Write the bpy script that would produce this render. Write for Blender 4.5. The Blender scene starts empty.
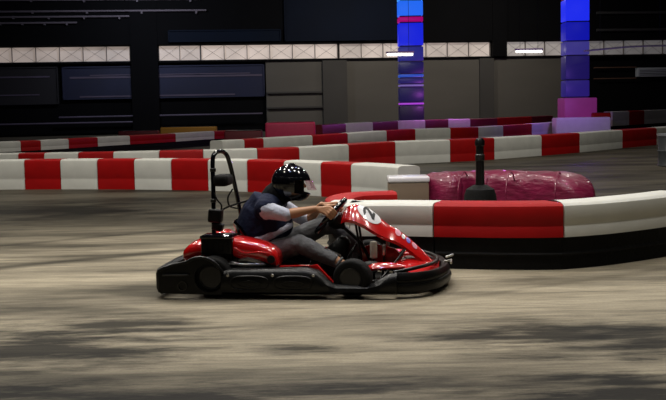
import bpy, bmesh, math, random
from mathutils import Vector, Matrix
random.seed(4)
V = Vector
COL = bpy.context.scene.collection
PI = math.pi

# ------------------------------------------------------------------ camera
F = 1100.0
PITCH = math.atan(94.0 / F); ROLL = math.radians(1.1)
fwd = V((0, math.cos(PITCH), -math.sin(PITCH)))
r0 = V((1, 0, 0)); u0 = r0.cross(fwd)
cr = math.cos(ROLL) * r0 - math.sin(ROLL) * u0
cu = math.cos(ROLL) * u0 + math.sin(ROLL) * r0
CAM = V((0, 0, 1.3))
cd = bpy.data.cameras.new('camera'); co = bpy.data.objects.new('camera', cd); COL.objects.link(co)
cd.sensor_width = 36; cd.lens = 36 * F / 666; cd.clip_end = 300
M3 = Matrix((cr, cu, -fwd)).transposed()
co.matrix_world = Matrix.Translation(CAM) @ M3.to_4x4()
bpy.context.scene.camera = co

def at(px, py, z=0.0):      # the place in the hall, at height z, seen at that point of the photograph
    r = fwd + cr * ((px - 333) / F) + cu * ((200 - py) / F)
    return CAM + r * ((z - 1.3) / r.z)
def atd(px, py, Y):         # the same at a distance Y
    r = fwd + cr * ((px - 333) / F) + cu * ((200 - py) / F)
    return CAM + r * (Y / r.y)

# ------------------------------------------------------------------ materials
def mat(name, col, rough=.5, metal=0, coat=0, noise=0, nscale=20, bump=0, bscale=60, emit=None, estr=0, spec=.5, stretch=(1, 1, 1), alpha=1, trans=0):
    m = bpy.data.materials.new(name); m.use_nodes = True
    nt = m.node_tree; b = nt.nodes['Principled BSDF']
    b.inputs['Base Color'].default_value = (*col, 1); b.inputs['Roughness'].default_value = rough
    b.inputs['Metallic'].default_value = metal; b.inputs['Coat Weight'].default_value = coat
    b.inputs['Coat Roughness'].default_value = .08
    b.inputs['Specular IOR Level'].default_value = spec; b.inputs['Alpha'].default_value = alpha
    b.inputs['Transmission Weight'].default_value = trans
    tc = nt.nodes.new('ShaderNodeTexCoord'); mp = nt.nodes.new('ShaderNodeMapping')
    mp.inputs['Scale'].default_value = stretch
    nt.links.new(tc.outputs['Object'], mp.inputs['Vector'])
    if noise:
        n = nt.nodes.new('ShaderNodeTexNoise'); n.inputs['Scale'].default_value = nscale; n.inputs['Detail'].default_value = 6
        nt.links.new(mp.outputs[0], n.inputs['Vector'])
        mx = nt.nodes.new('ShaderNodeMix'); mx.data_type = 'RGBA'
        mx.inputs[6].default_value = (*[c * (1 - noise) for c in col], 1); mx.inputs[7].default_value = (*[min(1, c * (1 + noise)) for c in col], 1)
        nt.links.new(n.outputs['Fac'], mx.inputs[0]); nt.links.new(mx.outputs[2], b.inputs['Base Color'])
    if bump:
        n = nt.nodes.new('ShaderNodeTexNoise'); n.inputs['Scale'].default_value = bscale; n.inputs['Detail'].default_value = 4
        nt.links.new(mp.outputs[0], n.inputs['Vector'])
        bp = nt.nodes.new('ShaderNodeBump'); bp.inputs['Strength'].default_value = bump; bp.inputs['Distance'].default_value = .02
        nt.links.new(n.outputs['Fac'], bp.inputs['Height']); nt.links.new(bp.outputs[0], b.inputs['Normal'])
    if emit:
        b.inputs['Emission Color'].default_value = (*emit, 1); b.inputs['Emission Strength'].default_value = estr
    return m
M = dict(
    red=mat('glossy_red', (.55, .006, .006), .22, coat=1, noise=.15, nscale=6),
    black=mat('black_plastic', (.0032, .0032, .0032), .38, spec=.22, noise=.4, nscale=9, bump=.1, bscale=40),
    gloss=mat('gloss_black', (.003, .003, .005), .09, spec=.35, coat=.55, noise=.2),
    frame=mat('black_tube', (.004, .004, .004), .3, spec=.3, noise=.2),
    rubber=mat('rubber', (.004, .004, .004), .75, spec=.2, noise=.5, nscale=14, bump=.3, bscale=30),
    metal=mat('worn_metal', (.45, .44, .42), .32, metal=1, noise=.25),
    dmetal=mat('dark_metal', (.05, .05, .05), .4, metal=1, noise=.3),
    pale=mat('pale_metal', (.5, .46, .38), .4, metal=.4, noise=.2),
    white=mat('white_sticker', (.8, .8, .82), .3, coat=.5, noise=.05),
    ink=mat('black_ink', (.01, .01, .012), .5, noise=.1),
    pink=mat('pink_sticker', (.75, .35, .45), .3, noise=.1),
    bluest=mat('blue_sticker', (.2, .2, .7), .3, noise=.1),
    skin=mat('skin', (.50, .25, .13), .5, noise=.12, nscale=14, bump=.05),
    navy=mat('navy_cloth', (.008, .012, .036), .85, noise=.3, nscale=14, bump=.8, bscale=14, spec=.2),
    tee=mat('pale_tee', (.50, .52, .62), .85, noise=.25, nscale=28, bump=.8, bscale=22, spec=.2),
    jeans=mat('grey_jeans', (.16, .163, .17), .85, noise=.3, nscale=30, bump=.9, bscale=16, spec=.2),
    rimblack=mat('rim_black', (.012, .012, .013), .35, metal=.3, noise=.3),
    shoe=mat('black_shoe', (.012, .012, .012), .6, noise=.3),
    hood=mat('black_hood', (.006, .006, .007), .9, noise=.3, spec=.15),
    visor=mat('tinted_visor', (.45, .16, .24), .08, noise=.1, alpha=.3, coat=1),
    bred=mat('barrier_red', (.34, .0025, .003), .6, spec=.2, noise=.25, nscale=4, bump=.1, bscale=8),
    bwhite=mat('barrier_white', (.62, .62, .57), .6, spec=.25, noise=.14, nscale=4, bump=.1, bscale=8),
    bcream=mat('barrier_cream', (.20, .15, .10), .5, noise=.15, nscale=4),
    dpink=mat('magenta_vinyl', (.5, .012, .08), .4, noise=.2, nscale=5),
    maroon=mat('barrier_maroon', (.12, .004, .012), .45, noise=.2, nscale=4),
    yellow=mat('yellow_pad', (.5, .25, .03), .6, noise=.2),
)
def wrinkle_mat():
    m = mat('pink_film', (.17, .006, .04), .4, coat=.2, noise=.5, nscale=5, bump=.9, bscale=9, stretch=(.5, 1, 2))
    return m
M['film'] = wrinkle_mat()

# ------------------------------------------------------------------ mesh helpers
class MB:
    def __init__(s): s.v = []; s.f = []
    def add(s, vs, fs):
        o = len(s.v); s.v += [V(p) for p in vs]; s.f += [tuple(i + o for i in f) for f in fs]; return s
    def box(s, a, b):
        x0, y0, z0 = a; x1, y1, z1 = b
        return s.add([(x0,y0,z0),(x1,y0,z0),(x1,y1,z0),(x0,y1,z0),(x0,y0,z1),(x1,y0,z1),(x1,y1,z1),(x0,y1,z1)],
                     [(0,3,2,1),(4,5,6,7),(0,1,5,4),(1,2,6,5),(2,3,7,6),(3,0,4,7)])
    def loft(s, rings, cap=True, closed=True):
        n = len(rings[0]); vs = [p for r in rings for p in r]; fs = []
        for i in range(len(rings) - 1):
            for j in range(n if closed else n - 1):
                k = (j + 1) % n
                fs.append((i*n+j, i*n+k, (i+1)*n+k, (i+1)*n+j))
        if cap: fs += [tuple(range(n))[::-1], tuple((len(rings)-1)*n + j for j in range(n))]
        return s.add(vs, fs)
    def tube(s, pts, rad, n=12, round_ends=False, flat=1.0):
        pts = [V(p) for p in pts]
        if not hasattr(rad, '__len__'): rad = [rad] * len(pts)
        rad = list(rad)
        if round_ends:
            d = (pts[0] - pts[1]).normalized(); e = (pts[-1] - pts[-2]).normalized()
            r, q = rad[0], rad[-1]
            P0, P1 = pts[0], pts[-1]
            pts = [P0 + d*r, P0 + d*r*.8, P0 + d*r*.45] + pts + [P1 + e*q*.45, P1 + e*q*.8, P1 + e*q]
            rad = [r*.08, r*.6, r*.9] + rad + [q*.9, q*.6, q*.08]
        rings = []; up = None
        for i, p in enumerate(pts):
            t = (pts[min(i+1, len(pts)-1)] - pts[max(i-1, 0)]).normalized()
            if up is None:
                up = V((0,0,1)) if abs(t.z) < .9 else V((1,0,0))
            up = (up - t * up.dot(t)).normalized(); w = t.cross(up)
            rings.append([p + (up*math.cos(a)*flat + w*math.sin(a)) * rad[i] for a in [2*PI*k/n for k in range(n)]])
        return s.loft(rings)
    def lathe(s, prof, c, axis='y', n=32, closed=True):   # prof: (radius, offset along axis)
        rings = []
        for r, h in prof:
            ring = []
            for k in range(n):
                a = 2*PI*k/n
                if axis == 'y': ring.append(V(c) + V((r*math.cos(a), h, r*math.sin(a))))
                elif axis == 'z': ring.append(V(c) + V((r*math.cos(a), r*math.sin(a), h)))
                else: ring.append(V(c) + V((h, r*math.cos(a), r*math.sin(a))))
            rings.append(ring)
        if closed: rings.append(rings[0])
        return s.loft(rings, cap=not closed)
    def ball(s, c, r, n=20, m=12):
        if not hasattr(r, '__len__'): r = (r, r, r)
        rings = []
        for i in range(m + 1):
            t = PI * (i + .02) / (m + .04)
            rings.append([V(c) + V((r[0]*math.sin(t)*math.cos(2*PI*k/n), r[1]*math.sin(t)*math.sin(2*PI*k/n), -r[2]*math.cos(t))) for k in range(n)])
        return s.loft(rings)
    def prism(s, poly, y0, y1):   # polygon in x,z extruded along y
        n = len(poly)
        return s.add([(x, y0, z) for x, z in poly] + [(x, y1, z) for x, z in poly],
                     [tuple(range(n)), tuple(range(2*n-1, n-1, -1))] + [(i, (i+1)%n + 0, (i+1)%n + n, i+n)[::-1] for i in range(n)])
    def mesh(s, name, bevel=0, segs=2):
        me = bpy.data.meshes.new(name); me.from_pydata(s.v, [], s.f); me.validate()
        bm = bmesh.new(); bm.from_mesh(me)
        bmesh.ops.remove_doubles(bm, verts=bm.verts, dist=1e-5)
        bmesh.ops.recalc_face_normals(bm, faces=bm.faces)
        if bevel:
            es = [e for e in bm.edges if len(e.link_faces) == 2 and e.calc_face_angle(0) > .5]
            bmesh.ops.bevel(bm, geom=es, offset=bevel, segments=segs, affect='EDGES', profile=.6, clamp_overlap=True)
        for f in bm.faces: f.smooth = True
        bm.to_mesh(me); bm.free(); me.set_sharp_from_angle(angle=math.radians(38)); return me
    def build(s, name, m, parent=None, bevel=0, segs=2):
        me = s.mesh(name, bevel, segs); me.materials.append(m)
        o = bpy.data.objects.new(name, me); COL.objects.link(o); o.parent = parent; return o
def remesh_build(mb, name, m, parent, voxel=.007, smooth=4):
    o = mb.build(name, m, parent)
    par = o.parent; o.parent = None
    a = o.modifiers.new('r', 'REMESH'); a.mode = 'VOXEL'; a.voxel_size = voxel; a.use_smooth_shade = True
    b = o.modifiers.new('s', 'SMOOTH'); b.iterations = smooth; b.factor = .5
    dg = bpy.context.evaluated_depsgraph_get()
    me = bpy.data.meshes.new_from_object(o.evaluated_get(dg))
    o.modifiers.clear(); o.data = me; me.materials.clear(); me.materials.append(m)
    for p in me.polygons: p.use_smooth = True
    o.parent = par; return o
def tag(o, label=None, cat=None, group=None, kind=None):
    if label: o['label'] = label
    if cat: o['category'] = cat
    if group: o['group'] = group
    if kind: o['kind'] = kind
    return o
def empty(name, loc=(0,0,0), rz=0):
    o = bpy.data.objects.new(name, None); COL.objects.link(o); o.location = loc; o.rotation_euler.z = rz; o.empty_display_size = .2; return o
def spline(pts, n=8):     # Catmull-Rom through points
    pts = [V(p) for p in pts]; P = [2*pts[0]-pts[1]] + pts + [2*pts[-1]-pts[-2]]; out = []
    for i in range(1, len(P)-2):
        for k in range(n):
            t = k/n; a, b, c, d = P[i-1], P[i], P[i+1], P[i+2]
            out.append(.5*((2*b) + (c-a)*t + (2*a-5*b+4*c-d)*t*t + (3*b-a-3*c+d)*t**3))
    out.append(pts[-1]); return out
def interp(tab, x):
    if x <= tab[0][0]: return tab[0][1]
    for (a, b), (c, d) in zip(tab, tab[1:]):
        if x <= c: return b + (d-b)*(x-a)/(c-a)
    return tab[-1][1]

# ------------------------------------------------------------------ the setting
def floor_mat():
    m = bpy.data.materials.new('track_concrete'); m.use_nodes = True; nt = m.node_tree; N = nt.nodes; Lk = nt.links
    b = N['Principled BSDF']; b.inputs['Roughness'].default_value = .55; b.inputs['Specular IOR Level'].default_value = .06
    tc = N.new('ShaderNodeTexCoord')
    def noise(scale, st, det=6, rough=.6, loc=(0,0,0)):
        mp = N.new('ShaderNodeMapping'); mp.inputs['Scale'].default_value = st; mp.inputs['Location'].default_value = loc
        Lk.new(tc.outputs['Object'], mp.inputs[0]); n = N.new('ShaderNodeTexNoise'); n.inputs['Scale'].default_value = scale
        n.inputs['Detail'].default_value = det; n.inputs['Roughness'].default_value = rough; Lk.new(mp.outputs[0], n.inputs[0]); return n.outputs['Fac']
    def ramp(fac, stops):
        r = N.new('ShaderNodeValToRGB'); e = r.color_ramp.elements
        e[0].position, e[0].color = stops[0][0], (*[stops[0][1]]*3, 1); e[1].position, e[1].color = stops[1][0], (*[stops[1][1]]*3, 1)
        Lk.new(fac, r.inputs[0]); return r.outputs[0]
    def mul(a, b_, fac=1):
        x = N.new('ShaderNodeMix'); x.data_type = 'RGBA'; x.blend_type = 'MULTIPLY'; x.inputs[0].default_value = fac
        Lk.new(a, x.inputs[6]); Lk.new(b_, x.inputs[7]); return x.outputs[2]
    base = N.new('ShaderNodeRGB'); base.outputs[0].default_value = (.44, .385, .28, 1)
    c = mul(base.outputs[0], ramp(noise(1.0, (.28, 1.1, 1), 7, .62), ((.35, .25), (.56, 1))))       # big dirty patches along the track
    c = mul(c, ramp(noise(2.2, (.35, 3.2, 1), 6, .6, (3, 1, 0)), ((.34, .55), (.54, 1))))              # rubbered streaks
    c = mul(c, ramp(noise(14, (.35, 2.0, 1), 5, .6), ((.3, .72), (.6, 1))))
    c = mul(c, ramp(noise(60, (1, 1, 1), 4, .7), ((.3, .8), (.6, 1))))
    sx = N.new('ShaderNodeSeparateXYZ'); Lk.new(tc.outputs['Object'], sx.inputs[0])      # beyond the kart the lane is darker, with a noisy edge
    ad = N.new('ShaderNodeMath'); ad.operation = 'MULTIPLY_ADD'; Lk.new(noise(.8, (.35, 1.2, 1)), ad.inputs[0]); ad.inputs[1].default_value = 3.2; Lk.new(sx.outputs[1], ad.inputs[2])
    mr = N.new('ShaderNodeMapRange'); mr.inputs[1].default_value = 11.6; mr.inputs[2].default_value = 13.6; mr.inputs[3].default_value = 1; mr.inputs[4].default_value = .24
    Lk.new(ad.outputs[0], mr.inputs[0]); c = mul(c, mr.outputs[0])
    def stain_and_shade(px, py, rx, ry, dark):  # dark blotches: dirt plus light falloff at the corners, painted into the floor colour
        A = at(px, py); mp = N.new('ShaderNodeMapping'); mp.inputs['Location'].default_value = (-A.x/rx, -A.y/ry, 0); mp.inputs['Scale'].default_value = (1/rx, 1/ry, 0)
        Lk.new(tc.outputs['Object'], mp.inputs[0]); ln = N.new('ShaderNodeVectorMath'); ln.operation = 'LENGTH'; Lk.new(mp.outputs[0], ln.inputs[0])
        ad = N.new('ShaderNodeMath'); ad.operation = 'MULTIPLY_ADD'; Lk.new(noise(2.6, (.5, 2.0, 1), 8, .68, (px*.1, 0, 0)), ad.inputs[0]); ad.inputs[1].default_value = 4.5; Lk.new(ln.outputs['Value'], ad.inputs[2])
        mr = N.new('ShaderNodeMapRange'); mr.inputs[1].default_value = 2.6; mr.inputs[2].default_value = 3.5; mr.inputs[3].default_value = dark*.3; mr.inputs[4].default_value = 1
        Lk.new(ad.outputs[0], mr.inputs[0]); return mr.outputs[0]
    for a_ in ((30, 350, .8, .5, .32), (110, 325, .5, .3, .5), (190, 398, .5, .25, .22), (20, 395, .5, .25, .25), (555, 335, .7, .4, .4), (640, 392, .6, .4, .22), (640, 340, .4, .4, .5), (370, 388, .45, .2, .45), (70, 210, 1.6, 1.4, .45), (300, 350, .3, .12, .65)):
        c = mul(c, stain_and_shade(*a_))
    # worn tyre lines crossing the concrete
    def line(x0, y0, slope, half, dark):
        sx = N.new('ShaderNodeSeparateXYZ'); Lk.new(tc.outputs['Object'], sx.inputs[0])
        a = N.new('ShaderNodeMath'); a.operation = 'MULTIPLY_ADD'; Lk.new(sx.outputs[0], a.inputs[0]); a.inputs[1].default_value = -slope; a.inputs[2].default_value = -(y0 - slope*x0)
        s = N.new('ShaderNodeMath'); s.operation = 'ADD'; Lk.new(a.outputs[0], s.inputs[0]); Lk.new(sx.outputs[1], s.inputs[1])
        ab = N.new('ShaderNodeMath'); ab.operation = 'ABSOLUTE'; Lk.new(s.outputs[0], ab.inputs[0])
        mr = N.new('ShaderNodeMapRange'); mr.inputs[1].default_value = half*.2; mr.inputs[2].default_value = half; mr.inputs[3].default_value = dark; mr.inputs[4].default_value = 1
        Lk.new(ab.outputs[0], mr.inputs[0]); return mr.outputs[0]
    for (p, q, hw, dk) in (((0, 267.5), (185, 250), .20, .32), ((0, 246), (150, 232), .14, .6), ((450, 300), (666, 268), .09, .82)):
        A = at(*p); B = at(*q); c = mul(c, line(A.x, A.y, (B.y-A.y)/(B.x-A.x), hw, dk))
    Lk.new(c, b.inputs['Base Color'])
    bp = N.new('ShaderNodeBump'); bp.inputs['Strength'].default_value = .12; bp.inputs['Distance'].default_value = .01
    Lk.new(noise(40, (.6, 1, 1)), bp.inputs['Height']); Lk.new(bp.outputs[0], b.inputs['Normal'])
    return m
def struct(mb, name, m, parent=None, **k):
    o = mb.build(name, m, parent, **k)
    if not parent: o['kind'] = 'structure'
    return o
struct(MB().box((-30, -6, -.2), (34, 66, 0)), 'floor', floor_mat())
wdark = mat('dark_cladding', (.0022, .0022, .0028), .9, spec=.1, noise=.4, nscale=.6)
wgrey = mat('grey_render', (.085, .078, .066), .9, noise=.22, nscale=.5, stretch=(.4, 1, 1.5))
navyp = mat('navy_panel', (.008, .022, .075), .6, noise=.5, nscale=.4)
struct(MB().box((-30, -6, 9), (34, 66, 9.3)), 'ceiling', wdark)
struct(MB().box((-30.3, -6, 0), (-30, 66, 9)), 'wall_left', wdark)
struct(MB().box((34, -6, 0), (34.3, 66, 9)), 'wall_right', wdark)
struct(MB().box((-30, -6.3, 0), (34, -6, 9)), 'wall_front', wdark)
# the far wall runs from 58 m at the left to 63 m at the right of the view
WA = V((-17.6, 58.0, 0)); WB = V((19.2, 63.0, 0))
wdir = (WB - WA).normalized(); wn = V((wdir.y, -wdir.x, 0))      # wn points to the camera
def wpt(px, py):            # on the plane of the far wall
    r = fwd + cr * ((px - 333) / F) + cu * ((200 - py) / F)
    t = (WA - CAM).dot(wn) / r.dot(wn); p = CAM + r*t
    return (p - WA).dot(wdir), p.z
wob_rz = math.atan2(wdir.y, wdir.x)
def wbox(mb, u0, u1, z0, z1, d0, d1):      # in wall coordinates: d = distance in front of the wall
    P = lambda u, z, d: WA + wdir*u + wn*d + V((0, 0, z))
    c = [P(u, z, d) for d in (d0, d1) for z in (z0, z1) for u in (u0, u1)]
    return mb.add(c, [(0,1,3,2),(4,6,7,5),(0,4,5,1),(2,3,7,6),(0,2,6,4),(1,5,7,3)])
ZB, ZT = 3.86, 4.68
struct(wbox(MB(), -14, 50, 0, 9, -.4, 0), 'wall_back', wdark)
uL = wpt(266, 90)[0]; uR = wpt(562, 90)[0]
struct(wbox(MB(), uL, uR, 0, ZB-.06, 0, .25), 'trim_1', wgrey)                 # grey rendered stretch of the wall
struct(wbox(MB(), -14, 50, ZT+.04, 9, 0, .5), 'trim_2', wdark)                 # fascia above the windows
struct(wbox(MB(), -14, 50, ZB-.1, ZB, 0, .35), 'trim_3', wdark)                # sill
pil = mat('grey_pilaster', (.045, .042, .038), .9, noise=.2, nscale=.8)
struct(wbox(MB(), wpt(322, 90)[0], wpt(346, 90)[0], 0, ZB-.1, .25, .5), 'trim_4', pil)
struct(wbox(MB(), wpt(478, 90)[0], wpt(492, 90)[0], 0, ZB-.1, .25, .45), 'trim_5', pil)
struct(wbox(MB(), wpt(131, 56)[0], wpt(158, 56)[0], 0, 9, 0, .6), 'trim_6', wdark)
struct(wbox(MB(), wpt(490, 50)[0], wpt(504, 50)[0], ZB, 9, 0, .6), 'trim_7', wdark)
def window(i, p0, p1, col, st):
    u0, u1 = wpt(p0, 52)[0], wpt(p1, 52)[0]
    wm = mat('lit_pane_%d' % i, (.3, .28, .26), .6, noise=.2, nscale=1, emit=col, estr=st)
    nt = wm.node_tree; n = nt.nodes.new('ShaderNodeTexNoise'); n.inputs['Scale'].default_value = .55; tc = nt.nodes.new('ShaderNodeTexCoord'); nt.links.new(tc.outputs['Object'], n.inputs[0])
    mr = nt.nodes.new('ShaderNodeMapRange'); mr.inputs[1].default_value = .3; mr.inputs[2].default_value = .7; mr.inputs[3].default_value = st*.65; mr.inputs[4].default_value = st*1.2
    nt.links.new(n.outputs['Fac'], mr.inputs[0]); nt.links.new(mr.outputs[0], nt.nodes['Principled BSDF'].inputs['Emission Strength'])
    w = struct(wbox(MB(), u0, u1, ZB, ZT, .02, .06), 'window_%d' % i, wm)
    k = max(1, round((u1-u0)/1.15)); du = (u1-u0)/k; mb = MB()
    P = lambda u, z: WA + wdir*u + wn*.14 + V((0, 0, z))
    for j in range(k+1): wbox(mb, u0+j*du-.018, u0+j*du+.018, ZB, ZT, .08, .2)
    for j in range(k):
        mb.tube([P(u0+j*du, ZB), P(u0+(j+1)*du, ZT)], .007, 6); mb.tube([P(u0+j*du, ZT), P(u0+(j+1)*du, ZB)], .007, 6)
    wbox(mb, u0, u1, ZT-.03, ZT, .08, .2); wbox(mb, u0, u1, ZB, ZB+.03, .08, .2)
    struct(mb, 'window_lattice', mat('lattice_%d' % i, (.16, .14, .13), .7, noise=.2), w)
warm = (1, .82, .72)
window(1, -60, 130, warm, .30); window(2, 159, 200, warm, .42); window(3, 201, 337, warm, .52); window(4, 339, 489, warm, .46)
window(5, 505, 582, (1, .9, .85), .26); window(6, 583, 700, (1, .95, .95), .11)

# things on the far wall
def pbar(p0, p1, py, d, r=.05):
    (a, z), (b, z2) = wpt(p0, py), wpt(p1, py); P = lambda u, z: WA + wdir*u + wn*d + V((0, 0, z))
    return MB().tube([P(a, z), P(b, z)], r, 10)
greyp = mat('grey_pipe', (.10, .085, .10), .6, spec=.2, noise=.3, nscale=.5)
for lab, a in (('grey conduit pipe highest on the dark fascia at top left', (-30, 200, 1.5)), ('grey conduit pipe second from the top on the dark fascia, top left', (-30, 206, 13)),
               ('grey conduit pipe third from the top on the dark fascia, top left', (-30, 130, 18.5)), ('short grey conduit pipe lowest on the dark fascia at top left', (-30, 78, 24.5))):
    p0, p1, py = a; o = pbar(p0, p1, py, .62, .055).build('conduit_pipe', greyp)
    mb = MB()
    for k in range(5):
        u, z = wpt(max(p0, -20) + (p1-10-max(p0, -20))*k/4, py); wbox(MB(), u-.05, u+.05, z-.08, z+.08, .5, .66).build('bracket', greyp, o)
    tag(o, lab, 'pipe', 'conduits on the fascia')
def panel(name, label, cat, p0, p1, y0, y1, d, m, fm, rows=(), rm=None):
    (a, zt), (b, _) = wpt(p0, y0), wpt(p1, y0); zb = wpt(p0, y1)[1]; mb = wbox(MB(), a, b, zb, zt, d, d+.05)
    t = empty(name, WA + wdir*a + wn*d + V((0,0,zb))); t.rotation_euler.z = 0
    def add(mb, n, mm):
        for v in mb.v: v -= t.location
        return mb.build(n, mm, t)
    add(mb, 'sheet', m)
    fr = MB()
    for (q0, q1, w0, w1) in ((a, b, zt-.07, zt), (a, b, zb, zb+.07), (a, a+.07, zb, zt), (b-.07, b, zb, zt)): wbox(fr, q0, q1, w0, w1, d+.04, d+.1)
    add(fr, 'surround', m)
    for (ry, q0, q1, h) in rows:
        u0, z = wpt(q0, ry); u1, _ = wpt(q1, ry); add(wbox(MB(), u0, u1, z-h/2, z+h/2, d+.055, d+.075), 'pale_line', rm)
    return tag(t, label, cat)
dfr = mat('dark_frame', (.01, .011, .02), .5, noise=.2)
linem = mat('faint_line', (.07, .055, .09), .6, noise=.4, nscale=.8)
panel('banner', 'wide dark blue banner with faint pale lines below the left windows', 'banner', 62, 264, 67, 100, .1, mat('blue_banner', (.002, .005, .03), .6, noise=.6, nscale=.35), dfr, ((78, 70, 262, .10), (75.5, 90, 250, .05), (97, 80, 235, .08)), linem)
panel('banner', 'black banner with dim grey lines at the far left edge of the hall', 'banner', -40, 58, 68, 106, .1, mat('black_banner', (.006, .005, .008), .7, noise=.5, nscale=.4), dfr, ((78, -30, 50, .08), (96, -30, 40, .06)), linem)
panel('banner', 'tall navy panel above the windows left of the first blue column', 'banner', 282, 396, -30, 42, .55, mat('navy_sheet', (.0008, .003, .010), .8, spec=.15, noise=.4, nscale=.4), dfr)
panel('banner', 'low navy strip above the windows in the middle left', 'banner', 168, 280, 31, 43, .55, mat('navy_strip', (.001, .004, .012), .8, spec=.15, noise=.4, nscale=.4), dfr)
for lab, p0, p1, py in (('faint blue rail along the dark wall above the far left barriers', 60, 262, 117.5), ('lower dim rail at far left of the dark wall', -20, 150, 125)):
    o = pbar(p0, p1, py, .5, .05).build('rail', linem); tag(o, lab, 'rail')
for lab, p0, p1, py in (('upper dark ledge on the grey wall beside the dark panel', 266, 322, 93), ('lower dark ledge on the grey wall beside the dark panel', 266, 338, 108)):
    (a, z), (b, _) = wpt(p0, py), wpt(p1, py); o = wbox(MB(), a, b, z-.05, z+.05, .25, .4).build('ledge', pil, bevel=.02); tag(o, lab, 'ledge')
def wthing(name, label, cat, mb, m, **k):
    o = mb.build(name, m, **k); return tag(o, label, cat)
a, z = wpt(635, 68); b, _ = wpt(690, 68); z0 = wpt(635, 77)[1]
t = wthing('wall_unit', 'pale grey box unit on the dark wall at far right', 'wall unit', wbox(MB(), a, b, z0, z, 0, .4), mat('pale_unit', (.30, .33, .36), .5, noise=.1), bevel=.04)
mb = MB()
for k in range(4): wbox(MB(), a+.1, b-.1, z0+.08+k*.09, z0+.11+k*.09, .4, .42).build('grille_slat', dfr, t)
for lab, p0, p1, py, yy in (('thin rusty rail across the dark opening at right, the higher one', 592, 634, 68, 0), ('thin rusty rail across the dark opening at right, the lower one', 592, 634, 79, 0)):
    o = pbar(p0, p1, py, .3, .035).build('rail', mat('rust', (.10, .05, .03), .7, noise=.3)); tag(o, lab, 'rail')
# fluorescent tubes hung in front of the windows
def lamp_tube(px0, px1, py, Y, label, st=9):
    A, B = atd(px0, py, Y), atd(px1, py, Y); c = (A+B)/2
    t = empty('tube_lamp', c); A -= c; B -= c; d = (B-A).normalized(); A += d*.05; B -= d*.05
    MB().tube([A, B], .045, 12).build('lamp_tube', mat('lit_tube', (.9, .9, .9), .4, emit=(1, .96, .9), estr=st, noise=.02), t)
    MB().box((A.x-.05, -.05, .05), (B.x+.05, .05, .12)).build('housing', mat('lamp_housing', (.4, .4, .4), .5, noise=.1), t)
    hg = MB()
    for x in (A.x*.7, B.x*.7): hg.tube([(x, 0, .1), (x, 0, 9-c.z)], .008, 6)
    hg.build('hanger', M['frame'], t)
    tag(t, label, 'lamp')
lamp_tube(386, 414, 54.5, 43.5, 'lit white fluorescent tube hanging in front of the left blue column')
lamp_tube(515, 543, 51.5, 46, 'lit white fluorescent tube hanging between the two blue columns')
o = MB().tube(spline([atd(584, 51, 43), atd(610, 48.5, 43.3), atd(640, 46.2, 43.6), atd(700, 45, 44)]), .035, 8).build('cable', mat('silver_cable', (.6, .62, .7), .35, metal=.3, noise=.3, emit=None)); 
hg = MB()
for px_, Y_ in ((600, 43.1), (660, 43.8)):
    p_ = atd(px_, 50 - (px_-600)*.08, Y_); o2 = MB().tube([p_, (p_.x, p_.y, 9)], .006, 6).build('hanger', M['frame'], o)
tag(o, 'silvery cable strung right of the second blue column', 'cable')
# dark truss beams near the roof on the right
for lab, p0, p1, py in (('dark roof beam, upper one right of the second blue column', 592, 700, 14), ('dark roof beam, lower one right of the second blue column', 592, 700, 31)):
    o = pbar(p0, p1, py, .7, .08).build('roof_beam', mat('beam', (.03, .03, .032), .6, noise=.3)); tag(o, lab, 'beam')

# ------------------------------------------------------------------ LED columns
def led_column(px, Y, w, label, segs, base):
    g = atd(px, 100, Y); t = empty('led_column', (g.x, Y, 0))
    MB().box((-w/2+.06, -w/2+.06, 0), (w/2-.06, w/2-.06, 9)).build('core', mat('column_core', (.02, .02, .08), .5, noise=.2), t)
    zz = lambda py: 1.3 + (100 + (333-px)*.0192 + 6 - py) * Y / F
    for i, (ya, yb, col, st) in enumerate(segs):
        z1, z0 = zz(ya), zz(yb)
        o = MB().box((-w/2, -w/2, z0+.015), (w/2, w/2, z1-.015)).build('light_panel', mat('led', tuple(.1*c for c in col), .35, emit=col, estr=st, noise=.1), t, bevel=.03)
    if base:
        x0, x1, ya = base; z1 = zz(ya); k = Y/F
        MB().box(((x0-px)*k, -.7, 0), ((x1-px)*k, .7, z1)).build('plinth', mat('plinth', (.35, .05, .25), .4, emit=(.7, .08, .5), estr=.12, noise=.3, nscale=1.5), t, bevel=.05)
    return tag(t, label, 'column')
BL = (.01, .03, 1)
led_column(411, 45, .98, 'blue lit LED column with a red ring, left of the two', [(-90, 3, (.05, .35, 1), 1.0), (3, 18, (.02, .16, 1), 1.0), (18.5, 24, (.55, .0, .22), .7), (24.5, 47, (.01, .025, 1), .75),
    (47.5, 62, (.05, .06, .6), .32), (62.5, 74, (.03, .03, .3), .22), (74.5, 78, (.04, .15, .9), .5), (78.5, 84, (.06, .05, .42), .25), (84.5, 87, (.35, .25, .8), .45), (87.5, 102, (.05, .04, .3), .18), (102.5, 105, (.55, .08, .9), .7), (105.5, 124, (.06, .03, .18), .12)], None)
led_column(575, 45, .96, 'blue lit LED column with a pink plinth, right of the two', [(-90, 1, (.5, .0, .2), .6), (1.5, 23, (.015, .03, 1), .95), (23.5, 42, (.01, .015, .75), .55), (42.5, 56, (.12, .1, .65), .36), (56.5, 80, (.05, .03, .42), .22), (80.5, 97, (.07, .04, .55), .28), (97.5, 124, (.25, .05, .5), .3)], (561, 593, 98))

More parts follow.
